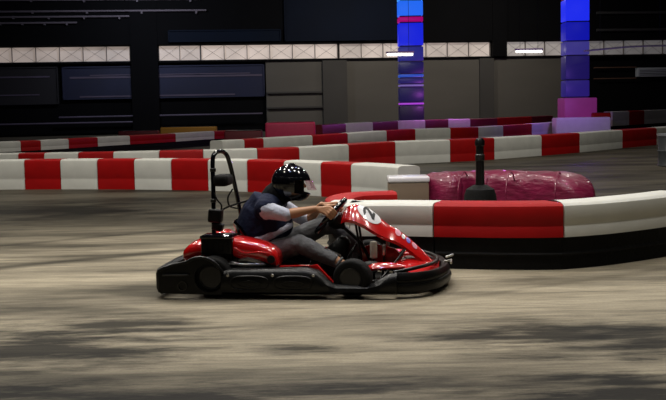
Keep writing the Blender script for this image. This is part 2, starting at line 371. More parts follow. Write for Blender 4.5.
# ------------------------------------------------------------------ barriers
ORD = ['first', 'second', 'third', 'fourth', 'fifth', 'sixth', 'seventh', 'eighth', 'ninth', 'tenth', 'eleventh', 'twelfth', 'thirteenth', 'fourteenth']
def barrier_row(edge, blocks, h, depth, z0, rowname, group, start=0):
    """edge: points of the photograph along the top front edge; blocks: (x from, x to, colour)"""
    E_ = [(px, at(px, py, h)) for px, py in edge]
    cnt = {}
    def P(px):
        if px <= E_[0][0]: i = 0
        else: i = min(len(E_)-2, max(k for k in range(len(E_)-1) if E_[k][0] <= px))
        a, b = E_[i], E_[i+1]; q = a[1] + (b[1]-a[1])*((px-a[0])/(b[0]-a[0])); return V((q.x, q.y, 0))
    def smoothP(px): return (P(px-14) + 2*P(px) + P(px+14)) / 4 if E_[0][0]+14 < px < E_[-1][0]-14 else P(px)
    for (a, b, c) in blocks:
        pts = [smoothP(a + (b-a)*k/6) for k in range(7)]
        i = cnt.get(c, 0); cnt[c] = i+1
        cn = CN[c]
        t = make_block(pts, c, h, depth, z0)
        tag(t, '%s barrier block, %s %s one from left in %s' % (cn, ORD[i], cn, rowname), 'barrier', group)
CN = {'r': 'red', 'w': 'white', 'm': 'maroon', 'c': 'cream'}
def make_block(pts, c, h, depth, z0):
        n = len(pts)
        org = pts[n//2].copy(); t = empty('barrier_block', org)
        def sweep(prof):
            rings = []
            for k in range(n):
                d = (pts[min(k+1, n-1)] - pts[max(k-1, 0)]).normalized(); nb = V((-d.y, d.x, 0))
                p = pts[k] - org
                if k == 0: p = p + d*.006
                if k == n-1: p = p - d*.006
                rings.append([p + nb*y + V((0, 0, z)) for y, z in prof])
            return MB().loft(rings)
        r = .05
        body = [(.0, z0+.0), (.0, z0+(h-z0)*.30), (.004, z0+(h-z0)*.325), (.004, z0+(h-z0)*.375), (0, z0+(h-z0)*.40), (0, h-r), (.008, h-r*.45), (.03, h-.008), (.055, h), (depth-.055, h), (depth-.03, h-.008), (depth-.008, h-r*.45), (depth, h-r), (depth, z0)]
        mm = {'r': M['bred'], 'w': M['bwhite'], 'm': M['maroon'], 'c': M['bcream']}[c]
        sweep(body).build('block_shell', mm, t)
        if z0 > .05:
            rb = [(.03, 0), (.03, z0*.42), (.015, z0*.48), (.03, z0*.54), (.03, z0-.002), (depth-.03, z0-.002), (depth-.03, 0)]
            sweep(rb).build('rubber_base', M['rubber'], t)
        return t
NEAR = [(300, 205), (340, 203.5), (400, 203), (440, 203.6), (500, 204), (562, 203.5), (610, 200.5), (666, 195), (720, 188)]
barrier_row(NEAR, [(349, 433, 'w'), (433, 564, 'r'), (564, 690, 'w')], .52, .34, .255, 'the near black-based row', 'near barrier row behind the kart')
def w2(px, py): p = at(px, py, .52); return V((p.x, p.y, 0))
loop = spline([w2(392, 190), w2(362, 191), w2(340, 192.6), w2(325, 196), w2(328, 200), w2(337, 202.6), w2(349, 203.4)], 5)
tag(make_block(loop[:21], 'r', .52, .26, .255), 'red barrier block curving round behind the steering wheel on the near island', 'barrier', None)
tag(make_block(loop[20:], 'w', .52, .26, .255), 'short white barrier block at the rounded left tip of the near island', 'barrier', None)
ROW3 = [(-60, 161), (0, 160), (60, 159.4), (120, 159), (180, 159), (245, 159.5), (300, 161), (345, 163), (375, 164.5), (400, 166.5)]
barrier_row(ROW3, [(-14, 24, 'w'), (24, 60, 'r'), (60, 97, 'w'), (97, 134, 'r'), (134, 171, 'w'), (171, 208, 'r'), (208, 247, 'w'), (247, 284, 'r'), (284, 321, 'w'), (321, 351, 'r'), (351, 398, 'w')],
            .5, .34, 0, 'the row just beyond the kart', 'middle barrier row')
ROW2 = [(-60, 154.5), (0, 153.5), (60, 152.8), (120, 151.8), (180, 150.5), (230, 149.3), (290, 147.5), (330, 145.5), (380, 142), (440, 140), (480, 138.6), (520, 136.3), (570, 133.5), (620, 130), (666, 127), (730, 122)]
barrier_row(ROW2, [(-16, 18, 'w'), (18, 44, 'r'), (44, 78, 'w'), (78, 113, 'r'), (113, 159, 'w'), (159, 203, 'r'), (203, 257, 'w'), (257, 299, 'r'), (299, 348, 'w'), (348, 395, 'r'), (395, 450, 'w'), (450, 494, 'r'), (494, 541, 'w'), (541, 579, 'r'), (579, 622, 'w'), (622, 656, 'r'), (656, 700, 'w')],
            .5, .4, 0, 'the long second row', 'long second barrier row')
ROW4 = [(215, 141), (250, 139), (290, 136.5), (330, 134.3), (370, 131.5), (412, 129), (476, 127), (530, 124), (575, 120.5), (615, 118)]
barrier_row(ROW4, [(222, 244, 'w'), (244, 263, 'r'), (263, 312, 'w'), (312, 347, 'r'), (347, 386, 'w'), (386, 415, 'r'), (415, 450, 'w'), (450, 478, 'r'), (478, 502, 'w'), (502, 531, 'r'), (531, 560, 'w')],
            .5, .4, 0, 'the third row back', 'third barrier row')
ROW5 = [(-40, 143), (0, 142), (60, 139.3), (110, 136.5), (170, 133.6), (210, 131.2), (240, 130)]
barrier_row(ROW5, [(-20, 20, 'w'), (20, 40, 'r'), (40, 68, 'w'), (68, 97, 'r'), (97, 129, 'w'), (129, 175, 'r'), (175, 214, 'w'), (214, 238, 'r')],
            .5, .4, .22, 'the far left black-based row', 'far left barrier row')
ROW6 = [(578, 113), (614, 111.5), (641, 110.5), (666, 109.5), (720, 108)]
barrier_row(ROW6, [(612, 629, 'w'), (629, 644, 'r'), (644, 668, 'w')],
            .85, .4, .25, 'the farthest right row', 'farthest right barrier row')
ROW7 = [(318, 125), (360, 122.5), (420, 120), (480, 118.5), (555, 115.5)]
barrier_row(ROW7, [(322, 345, 'm'), (345, 372, 'w'), (372, 397, 'm'), (397, 425, 'w'), (425, 448, 'm'), (448, 470, 'w'), (470, 496, 'm'), (496, 530, 'r'), (530, 553, 'm')],
            .7, .4, .05, 'the purple-lit farthest row', 'purple lit barrier row')

# pink film-wrapped pad, cream block, post, other loose things between the rows
def pad(name, label, cat, path, w, h, m, wav=.02):
    rings = []; org = path[len(path)//2]; n = 26
    pts = spline(path, 12)
    for i, p in enumerate(pts):
        d = (pts[min(i+1, len(pts)-1)] - pts[max(i-1, 0)]).normalized(); nb = V((-d.y, d.x, 0))
        u = i/(len(pts)-1); e = max(.06, math.sqrt(max(0, 1-max(0, 1-min(u, 1-u)/.13)**2)))
        ring = []
        for k in range(n):
            a = 2*PI*k/n; cx = math.copysign(abs(math.cos(a))**.55, math.cos(a)); cz = math.copysign(abs(math.sin(a))**.55, math.sin(a))
            q = 1 + wav*math.sin(i*1.3+k*.9)+wav*math.sin(i*.45-k*1.7)
            ring.append(p - org + nb*(cx*w/2*e*q) + V((0, 0, max(0, h/2*(1 + cz*q)*(.25+.75*e)))))
        rings.append(ring)
    t = MB().loft(rings).build(name, m); t.location = org; return tag(t, label, cat)
pk = [at(434, 174, .5), at(452, 172.5, .5), at(490, 171, .5), at(540, 172, .5), at(594, 174.5, .5)]
pk = [V((p.x, p.y+.1, 0)) for p in pk]
t = pad('wrapped_pad', 'long low pad wrapped in crinkled pink film behind the near barriers', 'pad', pk, .55, .5, M['film'])
for u in (.2, .5, .8):
    p = pk[0].lerp(pk[-1], u) - pk[2]; d = (pk[-1]-pk[0]).normalized(); nb = V((-d.y, d.x, 0))
    MB().tube([p + nb*(math.cos(a)*.285) + V((0, 0, .26+math.sin(a)*.255)) for a in [2*PI*k/24 for k in range(25)]], .008, 6).build('tie_strap', M['film'], t)
A = at(388, 174, .48); B = at(426, 174, .48); A = V((A.x, A.y-.35, 0)); B = V((B.x, B.y-.35, 0)); t = empty('barrier_block', (A+B)/2)
w2 = (B-A).length/2
MB().box((-w2, 0, 0), (w2, .38, .4)).build('block_shell', M['bcream'], t, bevel=.02); MB().box((-w2-.01, -.01, .4), (w2+.01, .39, .47)).build('lid', M['white'], t, bevel=.025, segs=3)
tag(t, 'cream block with a white lid at the left end of the pink pad', 'barrier', None)
A = at(484, 190, .42); t = empty('bollard', (A.x-.16, A.y-.9, 0))
MB().lathe([(.001, 0), (.19, 0), (.19, .05), (.165, .1), (.15, .44), (.13, .50), (.06, .54), (.001, .54)], (0,0,0), 'z', 28, closed=False).build('base', M['rubber'], t)
MB().lathe([(.001, .53), (.042, .53), (.036, .90), (.046, .91), (.046, .95), (.03, .975), (.001, .98)], (0,0,0), 'z', 24, closed=False).build('post', M['frame'], t)
MB().lathe([(.036, .76), (.044, .77), (.044, .82), (.036, .83)], (0,0,0), 'z', 24).build('collar', M['dmetal'], t)
tag(t, 'black bollard with a wide rubber base in front of the pink pad', 'bollard')
# silver rimmed dark drum at the right edge
A = at(671, 166); t = empty('drum', (A.x, A.y, 0))
MB().lathe([(.001, 0), (.25, 0), (.26, .02), (.25, .04), (.25, .28), (.262, .3), (.25, .32), (.25, .6), (.001, .6)], (0,0,0), 'z', 32, closed=False).build('body', mat('drum_dark', (.05, .055, .06), .4, noise=.3), t)
MB().lathe([(.245, .585), (.27, .595), (.27, .635), (.2, .64), (.001, .64)], (0,0,0), 'z', 32, closed=False).build('lid', mat('drum_lid', (.4, .43, .47), .3, metal=.5, noise=.2), t)
tag(t, 'dark drum with a grey lid beside the long row at the right edge', 'drum')
def simple_block(name, label, cat, p0, p1, ytop, Y, m, z0=0, dep=.6, lid=None):
    A = atd(p0, ytop, Y); B = atd(p1, ytop, Y); h = (A.z+B.z)/2; t = empty(name, ((A.x+B.x)/2, Y, 0)); w = (B.x-A.x)/2
    MB().box((-w, 0, z0), (w, dep, h)).build('shell', m, t, bevel=.05, segs=3)
    MB().box((-w+.03, .03, h-.005), (w-.03, dep-.03, h+.02)).build('top_sheet', lid or m, t, bevel=.01)
    return tag(t, label, cat)
simple_block('padded_block', 'dark magenta padded block standing beyond the third barrier row', 'block', 265, 315, 122.5, 33, M['dpink'], lid=M['maroon'])
simple_block('padded_block', 'low yellow pad behind the far left barrier row', 'pad', 160, 216, 127, 47, M['yellow'], dep=.5, lid=M['black'])
simple_block('padded_block', 'dark red pad behind the far left row, left of the yellow pad', 'pad', 118, 158, 131, 46, M['maroon'], dep=.5, lid=M['black'])
simple_block('padded_block', 'low dark red pad left of the magenta block', 'pad', 224, 262, 131, 36, M['maroon'], dep=.5, lid=M['black'])
simple_block('plinth_block', 'lavender lit white plinth in front of the right blue column', 'plinth', 556, 611, 118, 42, M['bwhite'], dep=.8, lid=M['bwhite'])
simple_block('padded_block', 'small red block just right of the pink plinth', 'block', 594, 611, 113, 43.6, M['bred'], dep=.5, lid=M['maroon'])

# ------------------------------------------------------------------ the racing kart (x forward, y away from the camera)
KO = (-.133, 7.981, 0); KR = math.radians(-8)
K = empty('racing_kart', KO, KR)
tag(K, 'red and black racing kart with number 2 on its front panel', 'kart')
# wheels
def wheel(x, y, r, w, side, steer=0):
    tw = MB(); prof = []
    for a in range(0, 25):
        th = PI*a/24
        prof.append((r*.62 + (r*.38)*abs(math.sin(th))**.45, -w/2*math.copysign(abs(math.cos(th))**.6, math.cos(th))))
    prof += [(r*.56, w/2*.9), (r*.56, -w/2*.9)]
    tw.lathe(prof, (0, 0, 0), 'y', 40)
    o = tw.build('wheel', M['rubber'], K); o.location = (x, y, r); o.rotation_euler.z = steer
    rm = MB().lathe([(r*.6, side*w*.46), (r*.57, side*w*.50), (r*.50, side*w*.46), (r*.46, side*w*.2), (r*.2, side*w*.16), (r*.19, side*w*.35), (.001, side*w*.35), (.001, -side*w*.1), (r*.6, -side*w*.1)], (0,0,0), 'y', 32, closed=False)
    q = rm.build('rim', M['rimblack'], o)
    nb = MB()
    for k in range(4): MB().lathe([(.001, 0), (.007, 0), (.007, side*.02), (.001, side*.02)], (r*.32*math.cos(k*PI/2+.4), side*w*.17, r*.32*math.sin(k*PI/2+.4)), 'y', 6, closed=False).build('wheel_nut', M['metal'], o)
    return o
wheel(-.64, -.505, .142, .17, -1); wheel(-.64, .505, .142, .17, 1)
wheel(.335, -.53, .132, .12, -1, math.radians(-10)); wheel(.335, .53, .132, .12, 1, math.radians(-10))
# side pods: swept shells
def side_pod(s):
    rings = []
    top = [(-.56, .19), (-.50, .203), (.02, .203), (.10, .185), (.17, .13), (.22, .098), (.44, .095), (.50, .115), (.58, .165), (.64, .175)]
    xs = [-.56 + k*(1.2/48) for k in range(49)]
    for x in xs:
        zt = interp(top, x); zb = .028; yo = .635 - .02*max(0, (x-.1))*1.5
        inner = yo - (.17 if x < .1 else .17 - .12*min(1, (x-.1)/.1))
        ring = [(yo-.03, zb), (yo-.004, zb+.018), (yo+.006, zb+(zt-zb)*.35), (yo, zb+(zt-zb)*.7), (yo-.012, zt-.022), (yo-.03, zt-.006), (yo-.05, zt), (inner+.012, zt-.004), (inner, zt-.02), (inner, zt-.05), (inner+.004, zb)]
        rings.append([(x, s*y, z) for y, z in ring])
    o = MB().loft(rings).build('side_pod', M['black'], K)
    # raised oval rims on the outside
    for cx, wx in ((-.36, .13), (-.06, .13)):
        ell = [(cx + wx*math.copysign(abs(math.cos(a))**.7, math.cos(a)), s*.640, .112 + .047*math.copysign(abs(math.sin(a))**.7, math.sin(a))) for a in [2*PI*k/36 for k in range(37)]]
        MB().tube(ell, .006, 6).build('rib', M['black'], o)
        inn = [(cx + (wx-.05)*math.cos(a), s*.641, .105 + .02*math.sin(a)) for a in [2*PI*k/24 for k in range(25)]]
        MB().tube(inn, .004, 6).build('rib', M['black'], o)
    mb = MB()
    for x in (-.51, -.2, .08): MB().lathe([(.001, 0), (.011, 0), (.009, s*.006), (.001, s*.007)], (x, s*.636, .165), 'y', 12, closed=False).build('bolt', M['metal'], o)
    return o
side_pod(-1); side_pod(1)
# rear guard with an arch round each rear wheel
def rear_guard(s):
    out = [(-.555, .03), (-.555, .195)]
    out += [(-.70 + .155*math.cos(a), .135+.155*math.sin(a)) for a in [math.radians(t) for t in range(28, 128, 8)]]
    out += [(-.90, .235), (-.985, .205), (-1.0, .19), (-1.0, .05), (-.985, .035)]
    hole = [(-.64 + .105*math.cos(a), .145+.10*math.sin(a)) for a in [2*PI*k/28 for k in range(28)]]
    bm = bmesh.new()
    def loop(p): 
        vs = [bm.verts.new((x, 0, z)) for x, z in p]; return [bm.edges.new((vs[i], vs[(i+1)%len(vs)])) for i in range(len(vs))]
    e = loop(out) + loop(hole); bmesh.ops.triangle_fill(bm, use_beauty=True, edges=e)
    # drop faces inside the hole
    kill = [f for f in bm.faces if math.hypot((f.calc_center_median().x+.64)/.105, (f.calc_center_median().z-.145)/.10) < .96 and all(math.hypot((v.co.x+.64)/.105, (v.co.z-.145)/.10) < 1.01 for v in f.verts)]
    bmesh.ops.delete(bm, geom=kill, context='FACES')
    g = bmesh.ops.extrude_face_region(bm, geom=list(bm.faces)); vs = [v for v in g['geom'] if isinstance(v, bmesh.types.BMVert)]
    bmesh.ops.translate(bm, verts=vs, vec=(0, -s*.035, 0)); bmesh.ops.recalc_face_normals(bm, faces=bm.faces)
    me = bpy.data.meshes.new('rear_guard'); bm.to_mesh(me); bm.free(); me.materials.append(M['black'])
    o = bpy.data.objects.new('rear_guard', me); COL.objects.link(o); o.parent = K; o.location = (0, s*.632, 0)
    arc = [(-.70 + .153*math.cos(a), s*.003, .133+.153*math.sin(a)) for a in [math.radians(t) for t in range(25, 130, 6)]] + [(-.90, s*.003, .233), (-.99, s*.003, .2)]
    MB().tube(arc, .011, 8).build('edge_rim', M['black'], o)
    MB().tube([(-.965, s*.012, .165), (-.95, s*.02, .168), (-.80, s*.02, .168), (-.785, s*.005, .168)], .008, 8).build('guard_bar', M['dmetal'], o)
    MB().lathe([(.028, 0), (.034, s*.006), (.034, s*.012), (.028, s*.012)], (-.83, 0, .09), 'y', 24).build('rib', M['dmetal'], o)
    return o
rear_guard(-1); rear_guard(1)
pts = [(-.99, -.62), (-1.02, -.58), (-1.035, -.4), (-1.045, 0), (-1.035, .4), (-1.02, .58), (-.99, .62)]
rings = []
for p in spline([(x, y, 0) for x, y in pts], 6):
    rings.append([(p.x + dx, p.y, z) for dx, z in ((0, .04), (-.012, .07), (-.012, .17), (0, .2), (.03, .205), (.05, .19), (.05, .04))])
rb = MB().loft(rings).build('rear_bumper', M['black'], K)
MB().tube([(-.97, -.5, .12), (-.97, .5, .12)], .014, 10).build('bumper_tube', M['metal'], rb)
# front bumper
path = spline([(.62, -.575, 0), (.74, -.56, 0), (.85, -.47, 0), (.93, -.3, 0), (.975, 0, 0), (.93, .3, 0), (.85, .47, 0), (.74, .56, 0), (.62, .575, 0)], 8)
rings = []
for i, p in enumerate(path):
    d = (path[min(i+1, len(path)-1)] - path[max(i-1, 0)]).normalized(); nb = V((-d.y, d.x, 0))   # towards the inside
    c = 1 - abs(p.y)/.575; zt = .172 - .02*c
    rings.append([p + nb*k + V((0, 0, z)) for k, z in ((.03, .022), (0, .04), (-.012, .075), (-.004, .10), (.012, .105), (.012, .118), (0, .125), (.004, zt-.02), (.02, zt), (.06, zt-.004), (.075, zt-.02), (.075, .05))])
fb = MB().loft(rings).build('front_bumper', M['black'], K)
MB().tube([p + V((-.05, 0, .185)) for p in spline([(.66, -.50, -.02), (.80, -.42, 0), (.90, -.22, 0), (.935, 0, 0), (.90, .22, 0), (.80, .42, 0), (.66, .50, -.02)], 6)], .013, 10).build('bumper_tube', M['dmetal'], fb)
for s in (-1, 1):
    MB().tube([(.94, s*.12, .185), (.99, s*.13, .2), (.99, s*.22, .19)], .008, 8).build('clip', M['metal'], fb)
# floor tray and frame
MB().prism([(-.62, .03), (.8, .03), (.8, .042), (-.62, .042)], -.30, .30).build('floor_tray', M['black'], K)
fr = MB()
for s in (-1, 1):
    fr.tube(spline([(-.92, s*.30, .07), (-.5, s*.31, .07), (0, s*.33, .07), (.3, s*.34, .07), (.5, s*.28, .07), (.85, s*.22, .08)], 6), .015, 10)
    fr.tube([(-.45, s*.31, .08), (-.45, s*.6, .09)], .012, 8); fr.tube([(.1, s*.33, .08), (.1, s*.6, .08)], .012, 8)
    fr.tube([(.5, s*.28, .08), (.62, s*.2, .22), (.66, s*.1, .27)], .009, 8)
for x in (-.85, -.3, .12, .6, .84): fr.tube([(x, -.3, .07), (x, .3, .07)], .014, 8)
fr.tube([(-.64, -.48, .142), (-.64, .48, .142)], .02, 12); fr.tube([(.335, -.5, .132), (.335, .5, .132)], .012, 8)
fr.build('chassis_frame', M['frame'], K)
# red inner side panels and red sill line
for s in (-1, 1):
    mb = MB(); mb.prism([(-.18, .195), (.02, .205), (.03, .212), (-.18, .206)], s*.44, s*.49)
    mb.prism([(.00, .20), (.08, .215), (.20, .085), (.18, .05), (.12, .06), (.03, .14)], s*.435, s*.47)
    mb.build('inner_panel', M['red'], K, bevel=.006)
# nose cone: low red body over the front axle line
def surf(rows, ny, m, name, parent, th=.012):
    """rows: (x, ridge z, half width, edge drop, power)"""
    up, lo = [], []
    for (x, z, w, dr, pw) in rows:
        up.append([(x, w*t, z - dr*abs(t)**pw) for t in [-1 + 2*k/ny for k in range(ny+1)]])
        lo.append([(x - .3*th, w*.97*t, z - th - dr*abs(t)**pw) for t in [1 - 2*k/ny for k in range(ny+1)]])
    return MB().loft([a + b for a, b in zip(up, lo)]).build(name, m, parent)
def rows_spline(rs, n=6):
    A = spline([V(r[:3]) for r in rs], n); B = spline([V((r[3], r[4], 0)) for r in rs], n)
    return [(a.x, a.y, a.z, b.x, b.y) for a, b in zip(A, B)]
NC = surf(rows_spline([(.60, .19, .20, .03, 3), (.66, .205, .28, .05, 2.6), (.72, .20, .34, .06, 2.2), (.80, .185, .33, .05, 2), (.90, .165, .24, .03, 2)]), 20, M['red'], 'nose_cone', K)
for s in (-1, 1):
    o = surf(rows_spline([(.40, .175, .02, .01, 2), (.47, .205, .05, .03, 2), (.58, .21, .05, .03, 2), (.68, .19, .02, .01, 2)]), 10, M['red'], 'nose_fin', NC); o.location = (0, s*.36, .005)
MB().prism([(.32, .12), (.34, .27), (.42, .30), (.58, .26), (.64, .19), (.5, .14)], .02, .05).build('foot_well_panel', M['red'], K, bevel=.008)
# front fairing with its number plate
FR = rows_spline([(.205, .525, .09, .05, 1.7), (.235, .568, .12, .08, 1.7), (.30, .588, .15, .105, 1.7), (.38, .562, .16, .115, 1.6), (.46, .502, .155, .105, 1.6), (.54, .438, .13, .085, 1.6), (.60, .405, .115, .075, 1.6), (.68, .345, .10, .07, 1.6), (.77, .262, .09, .06, 1.6), (.86, .168, .075, .04, 1.8)])
FA = surf(FR, 24, M['red'], 'front_fairing', K, .02)
def FS(u, t, off=0):      # point of the fairing's outer surface: u row number, t across
    def raw(u, t):
        i = min(len(FR)-2, max(0, int(u))); q = u - i; a, b = FR[i], FR[i+1]; x, z, w, d, p = [a[k]+(b[k]-a[k])*q for k in range(5)]
        return V((x, w*t, z - d*abs(t)**p))
    p = raw(u, t); du = raw(u+.2, t)-raw(u-.2, t); dt = raw(u, t+.02)-raw(u, t-.02); nn = du.cross(dt)
    if nn.z < 0: nn = -nn
    return p + nn.normalized()*off
def decal(name, m, cu_, ct, ru, rt, off, parent, n=28, k=6):
    mb = MB(); rings = [[FS(cu_ + ru*q*math.cos(a), ct + rt*q*math.sin(a), off) for a in [2*PI*j/n for j in range(n)]] for q in [.02] + [(i+1)/k for i in range(k)]]
    rings.append([FS(cu_ + ru*1.0*math.cos(a), ct + rt*1.0*math.sin(a), -.001) for a in [2*PI*j/n for j in range(n)]])
    mb.loft(rings, cap=False); return mb.build(name, m, parent)
plate = decal('number_plate', M['white'], 19.6, -.32, 6.2, .43, .004, FA)
def two():                # the figure 2 as a stroke on the plate; its foot points to the nose
    pts = []
    for a in range(165, -46, -14): pts.append((.30*math.cos(math.radians(a)), .40+.30*math.sin(math.radians(a))))
    pts += [(-.28, -.62)]
    mb = MB()
    def stroke(pp, w=.17):
        L, R = [], []
        for i, p in enumerate(pp):
            d = V((pp[min(i+1, len(pp)-1)][0]-pp[max(i-1, 0)][0], pp[min(i+1, len(pp)-1)][1]-pp[max(i-1, 0)][1])).normalized(); q = V((-d.y, d.x))
            L.append((p[0]+q.x*w, p[1]+q.y*w)); R.append((p[0]-q.x*w, p[1]-q.y*w))
        g = lambda c, o: FS(19.6 - c[1]*3.7, -.32 + c[0]*.62, o)
        mb.loft([[g(a, .0055), g(b, .0055), g(b, .0035), g(a, .0035)] for a, b in zip(L, R)])
    fine = [ (a[0]+(b[0]-a[0])*k/4, a[1]+(b[1]-a[1])*k/4) for a, b in zip(pts, pts[1:]) for k in range(4)] + [pts[-1]]
    stroke(fine); stroke([(-.38+.1*k, -.62) for k in range(8)])
    mb.build('number', M['ink'], plate)
two()
decal('sticker', M['pink'], 36.5, -.35, 1.7, .28, .003, FA); decal('sticker', M['white'], 39.5, -.4, .9, .2, .0035, FA)
decal('sticker', M['bluest'], 42, -.4, 1.0, .22, .003, FA); decal('sticker', M['pink'], 45, -.4, 1.2, .24, .003, FA)
for s in (-1, 1):
    MB().tube([(.36, s*.08, .10), (.33, s*.08, .30), (.30, s*.08, .50)], .009, 8).build('fairing_bracket', M['frame'], K)
# steering
SC = V((.117, -.01, .506)); SU = V((.675, 0, .738)); SN = V((-.738, 0, .675)); SY = V((0, 1, 0)); SR = .152
def rim_pt(a, r=SR): return SC + SU*(r*math.cos(a)) - SY*(r*math.sin(a))     # a = 0 top, towards the camera side
SW = MB().tube([rim_pt(2*PI*k/48) for k in range(49)], .020, 14).build('steering_wheel', M['gloss'], K)
for a in (PI/2, -PI/2, PI):
    MB().tube([SC, (SC+rim_pt(a))/2 - SN*.006, rim_pt(a)], [.014, .011, .011], 8, flat=.5).build('spoke', M['dmetal'], SW)
MB().tube([SC - SN*.02, SC + SN*.018], .042, 20).build('hub', M['black'], SW)
MB().tube([SC - SN*.015, SC - SN*.04, SC - SN*.085, SC - SN*.12], [.05, .07, .06, .02], 18, True).build('column_cowl', M['black'], K)
MB().tube([(.13, -.01, .10), (.16, -.01, .22), (.20, -.01, .30)], [.11, .105, .06], 20, True).build('fuel_tank', M['black'], K)
MB().tube([SC, SC - SN*.30, (.42, -.01, .14)], .012, 10).build('steering_column', M['frame'], K)
MB().tube([(.30, -.01, .30), (.20, -.12, .12)], .011, 8).build('column_brace', M['frame'], K)
MB().tube([(.10, -.24, .30), (.21, -.20, .24)], .007, 8).build('tie_rod', M['metal'], K)
MB().tube([(.40, -.03, .12), (.335, -.46, .14)], .009, 8).build('tie_rod', M['metal'], K)
MB().tube([(.40, .0, .12), (.335, .46, .14)], .009, 8).build('tie_rod', M['metal'], K)
# pedals and the pale cylinder
for s in (-1, 1):
    p = MB().tube([(.50, s*.15, .07), (.52, s*.15, .27)], .009, 8).build('pedal', M['dmetal'], K)
    MB().box((.505, s*.15-.045, .24), (.525, s*.15+.045, .31)).build('pedal_pad', M['metal'], p, bevel=.006)
MB().lathe([(.001, 0), (.022, 0), (.026, .005), (.026, .105), (.022, .118), (.001, .122)], (.445, -.20, .222), 'z', 20, closed=False).build('fluid_reservoir', M['pale'], K)['label'] = 'pale metallic upright cylinder'
MB().tube([(.445, -.20, .07), (.445, -.20, .225)], .009, 8).build('reservoir_post', M['frame'], K)
# seat
rings = []
for (x, z, w, hgt) in ((-.60, .47, .16, .03), (-.585, .42, .19, .07), (-.55, .30, .205, .12), (-.50, .19, .21, .16), (-.42, .11, .21, .17), (-.30, .075, .20, .15), (-.18, .085, .18, .11), (-.08, .11, .16, .05)):
    n = 17; o_, i_ = [], []
    for k in range(n):
        t = -1 + 2*k/(n-1); lift = hgt*abs(t)**3; fx = .5 if x < -.5 else 0
        o_.append(V((x + lift*(.9 if x < -.45 else .1), w*t, z + lift*(.2 if x < -.5 else 1))))
        i_.append(o_[-1] + V((.014, 0, .014)))
    rings.append(o_ + i_[::-1])
st = MB().loft(rings).build('seat', M['gloss'], K)
MB().tube([(-.58, -.12, .25), (-.74, -.2, .13)], .011, 8).build('seat_stay', M['frame'], K); MB().tube([(-.58, .12, .25), (-.74, .2, .13)], .011, 8).build('seat_stay', M['frame'], K)
# roll hoop
hoop = spline([(-.72, -.17, .13), (-.718, -.165, .40), (-.722, -.13, .70), (-.728, -.10, .92), (-.718, -.06, .972), (-.69, -.01, .985), (-.665, .04, .965), (-.645, .07, .90), (-.615, .12, .70), (-.585, .17, .46), (-.57, .19, .33), (-.56, .2, .13)], 6)
HP = MB().tube(hoop, .0165, 14).build('roll_hoop', M['gloss'], K)
def rblock(c, d, name, m, par, bev=.02, rot=None):
    mb = MB().box((-d[0]/2, -d[1]/2, -d[2]/2), (d[0]/2, d[1]/2, d[2]/2)); o = mb.build(name, m, par, bevel=bev, segs=4); o.location = c
    if rot: o.rotation_euler = rot
    return o
rblock((-.668, -.05, .776), (.115, .20, .085), 'head_rest', M['rubber'], HP, .036)
rblock((-.705, -.15, .525), (.10, .09, .10), 'lower_pad', M['black'], HP, .02, (0, .1, 0))
rblock((-.69, -.15, .445), (.075, .08, .055), 'lower_pad', M['black'], HP, .012, (0, .3, 0))
MB().tube(spline([(-.72, -.14, .70), (-.69, -.15, .64), (-.66, -.15, .60), (-.67, -.15, .56), (-.71, -.15, .555)], 6), .006, 8).build('strap', M['rubber'], HP)
MB().tube(spline([(-.63, .09, .70), (-.66, .06, .64), (-.65, .05, .58), (-.62, .08, .56), (-.60, .14, .55)], 6), .006, 8).build('strap', M['rubber'], HP)
MB().tube(spline([(-.70, -.14, .545), (-.62, -.08, .585), (-.50, -.02, .62), (-.40, .0, .655)], 6), .007, 8).build('shoulder_belt', M['rubber'], HP)
for z, x, y in ((.62, -.72, -.148), (.84, -.725, -.112)):
    MB().lathe([(.017, 0), (.022, .003), (.022, .025), (.017, .028)], (x, y, z), 'z', 16).build('clamp', M['dmetal'], HP)
# engine group at the near rear
E = MB().box((-.73, -.50, .285), (-.51, -.30, .408)).build('air_box', M['black'], K, bevel=.014, segs=3)
MB().box((-.735, -.505, .398), (-.505, -.295, .418)).build('lid', M['gloss'], E, bevel=.006)
mb = MB()
for k in range(5): MB().box((-.70+.04*k, -.506, .31), (-.685+.04*k, -.499, .38)).build('vent_rib', M['rubber'], E)
eb = MB().box((-.62, -.42, .08), (-.40, -.22, .22)).build('engine_block', M['dmetal'], K, bevel=.015)
mb = MB()
for k in range(9): MB().box((-.60+.022*k, -.44, .215), (-.592+.022*k, -.24, .29)).build('cooling_fin', M['dmetal'], eb)
MB().lathe([(.001, 0), (.075, 0), (.085, -.015), (.085, -.05), (.06, -.06), (.001, -.06)], (-.47, -.42, .17), 'y', 24, closed=False).build('starter_cover', M['dmetal'], eb)
MB().tube(spline([(-.56, -.44, .225), (-.50, -.49, .225), (-.44, -.50, .215), (-.36, -.50, .215), (-.28, -.48, .215)], 6), .016, 12).build('exhaust_pipe', M['metal'], K)
MB().tube([(-.46, -.47, .245), (-.40, -.475, .255), (-.34, -.475, .235), (-.30, -.47, .225)], [.012, .022, .022, .012], 12, True).build('carburettor', M['metal'], K)
MB().tube([(-.66, -.50, .226), (-.46, -.52, .222)], .007, 8).build('throttle_rod', M['metal'], K)
mb = MB()
for a, b in (((-.70, -.49, .29), (-.62, -.46, .20)), ((-.60, -.49, .29), (-.55, -.47, .20)), ((-.73, -.45, .28), (-.79, -.42, .2))):
    MB().tube([a, tuple((V(a)+V(b))/2 + V((0, -.02, 0))), b], .010, 8).build('hose', M['rubber'], K)
